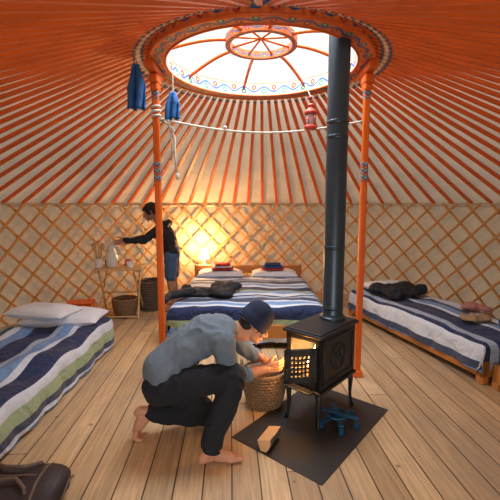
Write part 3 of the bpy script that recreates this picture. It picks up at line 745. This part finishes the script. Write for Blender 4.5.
sp([((-.66,2.295,.14),.03),((-.70,2.28,.09),.028),((-.725,2.265,.05),.022)])
for k,(dx,dy,r) in enumerate(((0,-.034,.013),(0,-.014,.0105),(0,.004,.010),(0,.020,.0095),(0,.034,.009))):
    sp([((-.725,2.265+dy*.8,.055),.019),((-.735,2.262+dy,.026),.015),((-.712-.0,2.262+dy,.014),r+.001),((-.690+.004*k,2.265+dy,.0125),r)])
b.remesh('foot_left',SKIN,g,.0048,2)
R,T=head((.030,2.430,.710),(.80,.20,-.57),(0,0,1),(-.12,2.39,.685),SKIN,g,1.0)
b=MB()
b.lathe([(.93,-.012),(1.02,-.014),(1.05,.0),(1.05,.03),(1.02,.045),(.995,.047),(.99,.07),(.93,.095),(.80,.122),(.60,.142),(.33,.155),(.10,.159),(.0,.159)],(0,0,0),96,sx=.090,sy=.108,mod=lambda a,j:1+(.012*math.cos(a*32) if j<11 else 0))
tilt=Matrix.Rotation(math.radians(-9),3,'X')
b.v=[T(tilt@(p+V((0,-.018,.0)))) for p in b.v]
b.obj('beanie',BEAN,g,True,world=True)
b=MB(); b.ell(T((0,-.052,-.025)),(.066,.052,.048),R); 
for s_ in(-1,1): b.ell(T((s_*.068,.012,-.012)),(.010,.014,.03),R)
b.remesh('hair',HAIR,g,.005,1,(.003,60))

# ---- standing person
g=grp('standing_person',(-1.12,5.3,0))
S2=V((.15,-1,0)).normalized()
b=MB()
b.chain([((-1.115,5.3,.84),.155,.115),((-1.13,5.3,.95),.145,.105),((-1.18,5.3,1.09),.160,.115),((-1.235,5.3,1.19),.150,.085),((-1.265,5.3,1.225),.08,.065)],S2)
l_s=V((-1.235,5.13,1.18)); l_e=V((-1.44,5.06,1.02)); l_w=V((-1.67,5.00,1.03))
r_s=V((-1.255,5.47,1.18)); r_e=V((-1.47,5.42,1.03)); r_w=V((-1.66,5.27,1.01))
for a_,e_,w_ in((l_s,l_e,l_w),(r_s,r_e,r_w)):
    b.chain([(a_.lerp(V((-1.24,5.3,1.17)),.4),.075),(a_,.070),(e_,.052),(w_,.040)])
b.chain([(V((-1.16,5.2,1.24)),.045),(V((-1.15,5.3,1.25)),.055),(V((-1.16,5.4,1.24)),.045)])
b.remesh('jacket_body',JACK,g,.014,3,(.012,9))
b=MB(); b.chain([((-1.11,5.3,.80),.15,.115),((-1.11,5.3,.86),.145,.11)],S2)
for s_ in(-1,1):
    b.chain([(V((-1.11,5.3+s_*.08,.78)),.098),(V((-1.115,5.3+s_*.095,.64)),.090),(V((-1.12,5.3+s_*.10,.50)),.082)])
b.remesh('shorts',SHORT,g,.014,3,(.010,10))
b=MB()
for s_ in(-1,1):
    b.chain([(V((-1.115,5.3+s_*.095,.62)),.065),(V((-1.125,5.3+s_*.10,.46)),.052),(V((-1.11,5.3+s_*.10,.34)),.053),(V((-1.10,5.3+s_*.10,.2)),.040),(V((-1.10,5.3+s_*.10,.08)),.034)])
b.remesh('legs',SKIN2,g,.009,2)
for s_,nm in((-1,'left'),(1,'right')): foot(frame(V((-1,s_*.15,0))),(-1.10,5.3+s_*.10,.079),(1 if s_<0 else -1),SKIN2,g,'foot_'+nm,vox=.006)
R,T=head((-1.395,5.28,1.405),(-.86,-.14,-.42),(0,0,1),(-1.27,5.3,1.22),SKIN2,g,.98,.048)
b=MB(); b.ell(T((0,-.026,.038)),(.088,.100,.090),R); b.ell(T((0,-.062,-.03)),(.074,.055,.065),R); b.ell(T((0,.045,.068)),(.062,.045,.035),R)
for s_ in(-1,1): b.ell(T((s_*.072,.01,.012)),(.018,.04,.05),R)
b.remesh('hair',HAIR,g,.006,2,(.008,35))
x=V((-.93,-.1,-.25)).normalized(); y=V((0,.5,1)); y=(y-x*y.dot(x)).normalized(); z=x.cross(y)
hand(Matrix((x,y,z)).transposed(),l_w,1,.45,SKIN2,g,'hand_left',vox=.004)
x=V((-.8,-.45,-.3)).normalized(); y=V((0,-.3,1)); y=(y-x*y.dot(x)).normalized(); z=x.cross(y)
hand(Matrix((x,y,z)).transposed(),r_w,1,.45,SKIN2,g,'hand_right',vox=.004)

# ---------------------------------------------------------------- duffel bag
g=grp('duffel_bag',(-1.20,1.73,0),math.radians(4))
b=MB(); n=20; L=.56; vs=[]
for i in range(n+1):
    t=2*i/n-1; e=(1-abs(t)**5)**.5*.95+.05
    for k in range(28):
        a=2*pi*k/28; ca,sa=math.cos(a),math.sin(a)
        y=math.copysign(abs(ca)**.7,ca)*.15*e; z=math.copysign(abs(sa)**.7,sa)*.075*e
        z=z*(1+.18*noise.noise(V((t*3,a,1))))-.012*(1-t*t)*(sa>0.3)
        vs.append((t*L/2,y,.08+z))
b.add(vs,[[i*28+k,i*28+(k+1)%28,(i+1)*28+(k+1)%28,(i+1)*28+k] for i in range(n) for k in range(28)]+[list(range(28))[::-1],[n*28+k for k in range(28)]])
b.obj('bag_body',BAG,g,smooth=True)
b=MB()
for s_ in(-1,1):
    b.tube([(-.12,s_*.10,.12),(-.11,s_*.09,.155),(-.05,s_*.05,.17),(.05,s_*.04,.17),(.11,s_*.09,.155),(.12,s_*.10,.12)],.009,8)
    b.tube([(s_*.27,-.10,.05),(s_*.283,-.05,.10),(s_*.285,0,.12),(s_*.283,.05,.10)],.006,6)
b.tube([(-.25,0,.125),(-.1,0,.152),(.1,0,.152),(.25,0,.125)],.006,6)
for x in(-.15,.15): b.tube([(x,.14,.05),(x,.125,.12),(x,.06,.15),(x,0,.155),(x,-.06,.15),(x,-.125,.12),(x,-.15,.05)],.008,6)
b.obj('straps',BAGT,g,smooth=True)

# ---------------------------------------------------------------- lights + world
w=bpy.data.worlds.new('w'); bpy.context.scene.world=w; w.use_nodes=True
bg=w.node_tree.nodes['Background']; bg.inputs[0].default_value=(.98,.97,.95,1); bg.inputs[1].default_value=1.15
def area(name,loc,rot,sx,sy,e,col):
    l=bpy.data.lights.new(name,'AREA'); l.shape='RECTANGLE' if sx!=sy else 'DISK'; l.size=sx; l.size_y=sy; l.energy=e; l.color=col
    o=bpy.data.objects.new(name,l); C.objects.link(o); o.location=loc; o.rotation_euler=rot; return o
area('skylight',(CX,CY,3.75),(0,0,0),2.0,2.0,185,(.95,.98,1))
area('doorway_daylight',(CX,-.9,1.0),(math.radians(96),0,0),1.5,1.5001,34,(1,.97,.94))
l=bpy.data.lights.new('lamp_bulb','POINT'); l.energy=62; l.color=(1,.57,.22); l.shadow_soft_size=.06
o=bpy.data.objects.new('lamp_bulb',l); C.objects.link(o); o.location=(-.76,6.10,.88)

cam=bpy.data.cameras.new('cam'); cam.sensor_width=36; cam.clip_start=.02
co=bpy.data.objects.new('camera',cam); C.objects.link(co); co.location=(0,0,1.5); co.rotation_euler=(math.radians(90-6.84),0,0)
cam.lens=27
bpy.context.scene.camera=co
